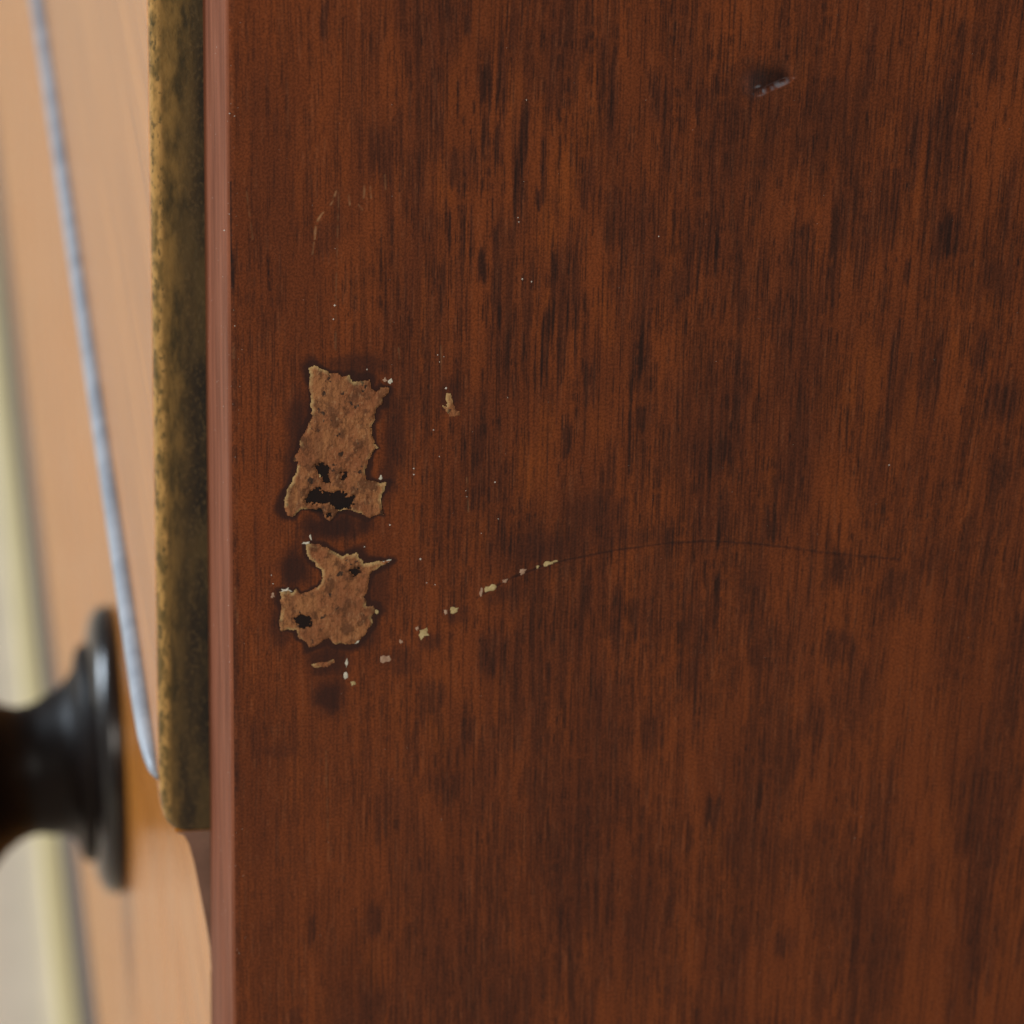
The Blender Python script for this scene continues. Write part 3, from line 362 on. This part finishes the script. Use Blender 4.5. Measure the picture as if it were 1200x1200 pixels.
pore *= (.70+.30*sm(X, 10, 34))*(.86+.14*sm(Z+8*(vn(X*.04, Z*.04, 161)-.5), -48, 5))
colattr('marks_c', pore, band, fleck)
colattr('marks', fig, org, blk); colattr('marks_b', pale, glint, soft)
ga = me.attributes.new('grain', 'FLOAT_VECTOR', 'POINT'); gv = np.zeros((nz*nx, 3), np.float32); gv[:, 0] = GX.reshape(-1); gv[:, 2] = Z.reshape(-1); ga.data.foreach_set('vector', gv.reshape(-1))
me.materials.append(M_panel); me.materials.append(M_edge)
mi = np.zeros((nz-1, nx-1), np.int32); mi[:, :ne-3] = 1; me.polygons.foreach_set('material_index', mi.reshape(-1))
panel = bpy.data.objects.new('side_panel', me); COL.objects.link(panel); panel.parent = chest
tag(panel, 'reddish brown veneered side with dark streaky grain, a curved scratch and flaked residue')

# --- residue flakes: thin ragged crusts standing proud of the veneer
def inside(pts, x, z):
    r = np.zeros(x.shape, bool); n = len(pts)
    for i in range(n):
        (ax, az), (bx, bz) = pts[i], pts[(i+1) % n]
        c = ((az > z) != (bz > z)) & (x < (bx-ax)*(z-az)/((bz-az) if bz != az else 1e-9)+ax); r ^= c
    return r
def flake(outline, holes, th, label, k):
    st = .09
    a = np.array(outline); x0, z0 = a.min(0)-.4; x1, z1 = a.max(0)+.4
    gx = np.arange(x0, x1, st); gz = np.arange(z0, z1, st); GXX, GZZ = np.meshgrid(gx, gz)
    wx = GXX + .55*(fbm(GXX*1.5, GZZ*1.5, 7+k, 3)-.5); wz = GZZ + .55*(fbm(GXX*1.5, GZZ*1.5, 19+k, 3)-.5)
    m = inside(outline, wx, wz); m0 = m.copy()
    for h in holes: m &= ~inside(h, wx + 1.0*(fbm(GXX*2.6, GZZ*2.6, 5)-.5), wz + 1.0*(fbm(GXX*2.6, GZZ*2.6, 15)-.5))
    # distance from the rim, by repeated erosion
    d = m.astype(float); e = m.copy()
    for _ in range(7):
        f = e.copy(); f[1:] &= e[:-1]; f[:-1] &= e[1:]; f[:, 1:] &= e[:, :-1]; f[:, :-1] &= e[:, 1:]; e = f; d += e
    d /= 8
    ny_, nx_ = m.shape
    d0 = m0.astype(float); e = m0.copy()
    for _ in range(7):
        f = e.copy(); f[1:] &= e[:-1]; f[:-1] &= e[1:]; f[:, 1:] &= e[:, :-1]; f[:, :-1] &= e[:, 1:]; e = f; d0 += e
    d0 /= 8
    hgt = th*(.35+.75*sm(d, 0, .8))*(.4+1.3*fbm(GXX*.8, GZZ*.8, 33+k)) + .06*(vn(GXX*4, GZZ*4, 37)-.5)
    vid = {}; V = []; F = []; E = []
    def vt(i, j, top):
        key = (i, j, top)
        if key not in vid:
            vid[key] = len(V)
            jx = .035*math.sin(i*12.9+j*78.2); V.append(P(gx[j]+jx, -hgt[i, j] if top else .12, gz[i]+.035*math.sin(i*3.7+j*9.1)))
            E.append(1-min(1, d0[i, j]*1.05) if top else .5)
        return vid[key]
    mm_ = m[:-1, :-1] & m[1:, :-1] & m[:-1, 1:] & m[1:, 1:]
    for i, j in zip(*np.nonzero(mm_)):
        F.append((vt(i, j, 1), vt(i, j+1, 1), vt(i+1, j+1, 1), vt(i+1, j, 1)))
        for (di, dj, p, q) in ((-1, 0, (i, j+1), (i, j)), (1, 0, (i+1, j), (i+1, j+1)), (0, -1, (i, j), (i+1, j)), (0, 1, (i+1, j+1), (i, j+1))):
            if not mm_[i+di, j+dj]: F.append((vt(*p, 1), vt(*q, 1), vt(*q, 0), vt(*p, 0)))
    me = bpy.data.meshes.new('residue_patch'); me.from_pydata([tuple(v) for v in V], [], F); me.update()
    at = me.attributes.new('edge', 'FLOAT', 'POINT'); at.data.foreach_set('value', np.array(E, np.float32))
    me.materials.append(M_res)
    o = bpy.data.objects.new('residue_patch', me); COL.objects.link(o); o.parent = panel; tag(o, label)
for k, (o_, h_, th, lab) in enumerate(FLAKES): flake(o_, h_, th, lab, k)
# --- chips of finish knocked off along the scratch and round the residue
rnd = random.Random(4)
for (x, z, w, h, rot, c) in [(23.51, 21.73, 0.62, 0.82, 0, 1), (22.64, 21.9, 0.62, 0.68, 0.3, 2), (11.9, -2.79, 0.25, 1.23, 0.1, 1), (11.27, -3.59, 0.88, 0.34, 0.1, 1), (8.26, -11.2, 1.5, 0.68, 0.1, 1), (22.95, -7.17, 1.5, 0.34, 0.2, 1), (17.22, -23.41, 0.38, 1.23, 0, 1), (17.1, -25.52, 0.44, 1.23, 0.15, 1), (18.12, -26.85, 0.75, 0.82, 0.5, 0), (23.05, -23.13, 1.25, 0.96, 0.3, 2), (6.37, -11.95, 0.5, 0.68, 0, 2), (28.61, -19.18, 1.88, 1.37, 0.6, 0), (27.71, -18.29, 0.38, 0.55, 0, 2), (33.14, -15.6, 1.5, 1.1, 0.5, 0), (31.87, -15.82, 0.5, 0.68, 0, 2), (38.55, -12.36, 1.25, 1.1, 0.3, 0), (37.16, -12.72, 0.38, 1.23, -0.1, 2), (40.68, -11.07, 0.75, 0.55, 0.5, 2), (43.2, -9.79, 1.0, 0.68, 0.5, 2), (45.47, -9.06, 0.5, 0.41, 0.3, 0), (46.86, -8.7, 1.38, 0.68, 0.3, 0), (48.0, -8.34, 1.0, 0.34, 0.2, 0), (25.32, -20.42, 0.38, 0.68, 0.3, 2), (22.12, 6.35, 0.5, 0.68, 0, 1), (21.61, -15.33, 0.5, 0.55, 0, 0), (13.14, 6.88, 0.5, 0.68, 0, 0), (18.73, -20.1, 1.12, 0.41, 0.4, 1)]:
    n = 11; V = []; F = []; ca, sa = math.cos(rot), math.sin(rot)
    rad = [.45+.85*rnd.random() for _ in range(n)]
    for lev, (sc_, dep) in enumerate(((1.0, .05), (.92, -.05), (.6, -.09))):
        for i in range(n):
            t = 2*math.pi*i/n; u = 1.3*w/2*sc_*rad[i]*math.cos(t); v = 1.3*h/2*sc_*rad[i]*math.sin(t)
            V.append(P(x+u*ca-v*sa, dep*(.8+.4*rnd.random()), z+u*sa+v*ca))
    for lv in range(2):
        for i in range(n): F.append((lv*n+i, lv*n+(i+1) % n, (lv+1)*n+(i+1) % n, (lv+1)*n+i))
    F.append(tuple(range(2*n, 3*n)))
    mesh_obj('finish_chip', V, F, M_chip[c], panel)
# --- grains of dust, too small to pick apart
V = []; F = []
def grain(p, s, nrm):
    b = len(V); 
    for d in ((1, 0, 0), (-1, 0, 0), (0, 1, 0), (0, -1, 0), (0, 0, 1), (0, 0, -1)):
        V.append(p + Vector(d)*s*MM*(.3+.4*rnd.random()))
    for a, c_, e in ((0, 2, 4), (2, 1, 4), (1, 3, 4), (3, 0, 4), (2, 0, 5), (1, 2, 5), (3, 1, 5), (0, 3, 5)): F.append((b+a, b+c_, b+e))
for (x, z, s) in [(42.37, 36.84, 0.3), (43.74, 36.4, 0.38), (15.32, 33.78, 0.38), (15.21, 31.66, 0.25), (41.59, 46.35, 0.23), (41.72, 45.69, 0.25), (38.92, 4.93, 0.3), (26.98, 7.64, 0.25), (26.99, 6.69, 0.3), (28.11, -7.0, 0.38), (29.03, -10.93, 0.23), (30.3, -11.27, 0.23), (30.29, 25.47, 0.23), (31.16, 25.17, 0.19), (29.79, 13.64, 0.25), (62.04, 42.72, 0.23), (42.5, 64.18, 0.23), (39.51, -1.01, 0.25), (37.02, -3.25, 0.19), (31.59, 20.19, 0.38), (23.54, -1.26, 0.3), (19.8, -4.67, 0.25), (6.13, -8.61, 0.25), (6.38, -10.0, 0.23), (20.04, 23.61, 0.25), (30.55, 24.39, 0.19), (34.8, 2.78, 0.25), (34.66, 3.75, 0.19), (40.58, 18.33, 0.19), (97.54, 5.12, 0.25), (30.71, 9.39, 0.19), (1.0, 31.16, 0.25), (0.48, 63.51, 0.25), (1.19, 63.11, 0.25), (-0.37, 45.91, 0.3)]: grain(P(x, 0, z), s, 0)
for _ in range(110): grain(P(rnd.uniform(1, 124), 0, rnd.uniform(-92, 82)), rnd.uniform(.05, .11), 0)
for _ in range(70): grain(P(0, rnd.uniform(1, 40), rnd.uniform(-84, 82)), rnd.uniform(.06, .16), 0)
for _ in range(40): grain(P(rnd.uniform(.1, 2.2), .0, rnd.uniform(-88, 80)), rnd.uniform(.06, .14), 0)
tag(mesh_obj('dust', V, F, M_dust, panel), kind='stuff')

# --- drawers
WID = 1250
RR = 1.9; Y0 = 42.0
def roundover(t):
    cut = RR-math.sqrt(max(0, RR*RR-(RR-t)**2))
    def f(p): return (p[0]+cut*max(0, min(1, (-p[0]-3)/3)), p[1]) if p[0] < 0 else p
    return f
prof = [(-8.2, 168), (-8.2, -63.5), (-8.1, -66.5), (-7.85, -69), (-7.4, -71), (-6.8, -72.3), (-6.1, -73), (-5.2, -73.2), (-1.5, -73.2), (12, -73.2), (12, 168)]
rings = [(Y0+RR*(1-math.cos(a)), roundover(RR*(1-math.cos(a)))) for a in np.linspace(0, math.pi/2, 8)] + [(WID, None)]
d1 = extrude_profile('drawer_front', prof, rings, M_drawer, chest)
tag(d1, 'overhanging drawer front with dark stained end worn golden along its edge')
# bead along the lower edge of the overhanging drawer
def tube(name, pts, r, mat, parent, n=10):
    V = []; F = []
    for k, (x, y, z) in enumerate(pts):
        rr = r*(.2 if k in (0, len(pts)-1) else (1, .55, .78, .92)[k] if k < 4 else 1)
        for i in range(n):
            t = 2*math.pi*i/n; V.append(P(x+rr*math.cos(t), y, z+1.25*rr*math.sin(t)))
    for k in range(len(pts)-1):
        for i in range(n): F.append((k*n+i, k*n+(i+1) % n, (k+1)*n+(i+1) % n, (k+1)*n+i))
    F.append(tuple(range(n))); F.append(tuple(range((len(pts)-1)*n, len(pts)*n)))
    return mesh_obj(name, V, F, mat, parent, True)
tube('bead', [(-8.3, Y0+1.0, -63.9), (-8.5, Y0+4, -63.8), (-8.6, Y0+8, -63.7), (-8.7, Y0+14, -63.6)] + [(-8.7, y, -63.6) for y in (Y0+24, 90, 120, 200, 320, 480, 700, 1000, WID-2)] + [(-8.7, WID, -63.6)], 1.95, M_bead, d1)
# deep drawer below: its face swells outwards under the overhang
prof2 = [(-5.6, -73.6), (-4.2, -74.3), (-3.4, -76), (-2.6, -79.5), (-1.7, -85), (-.8, -90.5), (-.2, -95), (0, -100), (0, -200), (0, -333), (14, -333), (14, -73.6)]
d2 = extrude_profile('drawer_front', prof2, [(Y0+.3, None), (WID, None)], M_front, chest)
d2.data.materials.append(M_end)
for p_ in d2.data.polygons:
    if abs(p_.normal.y) > .9: p_.material_index = 1
tag(d2, 'deep lower drawer front with glossy orange brown face and dark knob')
def lathe(name, prof, c, mat, parent, n=64):
    V = []; F = []
    for (r, h) in prof:
        for i in range(n):
            t = 2*math.pi*i/n; V.append(P(c[0]-h, c[1]+r*math.cos(t), c[2]+r*math.sin(t)-.30*max(0, h-5)))
    for k in range(len(prof)-1):
        for i in range(n): F.append((k*n+i, k*n+(i+1) % n, (k+1)*n+(i+1) % n, (k+1)*n+i))
    F.append(tuple(range(n))); F.append(tuple(range((len(prof)-1)*n, len(prof)*n)))
    return mesh_obj(name, V, F, mat, parent, True)
KR = [(30.2, -.5), (30.9, .6), (31.1, 2.0), (30.5, 3.6), (28.8, 5.0), (26.2, 5.9), (24.2, 6.2), (.5, 6.3)]
KP = [(23.6, 5.5), (23.4, 7.2), (22.6, 8.3), (21.0, 8.9), (19.2, 9.2), (18.0, 9.8), (16.6, 11.2), (15.6, 13.0), (15.2, 15.0), (14.3, 17.0), (14.0, 19.0), (14.3, 21.5), (15.8, 24.5), (18.6, 27.5), (21.8, 30.5), (23.4, 34), (23.2, 38), (20.8, 42), (16, 45), (9, 46.8), (3, 47.3), (.3, 47.4)]
for y_, z_ in ((304, -195.5), (946, -195.5)):
    lathe('knob_rose', KR, (0, y_, z_), M_rose, d2)
    lathe('knob', KP, (0, y_, z_), M_knob, d2)
# shallow drawer above, rail, plinth and top, outside the picture
box('drawer_front', -8.2, 12, Y0, WID, 176, 360, M_front, chest)
box('rail', 1.5, 16, 42.5, WID, 166, 178, M_front, chest, .5)
box('plinth', -.8, 14, 44.5, WID, -378, -333.6, M_plinth, chest, .8)
box('back_board', 466, 478, 44.5, WID, -370, 420, M_plinth, chest)
box('side_board', 0, 480, WID+.5, WID+42, -378, 420, M_front, chest)
box('chest_top', -22, 490, -14, WID+56, 420.5, 446, M_front, chest, 3)

st = box('wooden_strip', -7.2, -1.0, -200, WID+300, -378, -374, M_strip, None, .8)
tag(st, 'narrow pale yellow wooden strip on the cream floor along the foot of the chest', 'strip')
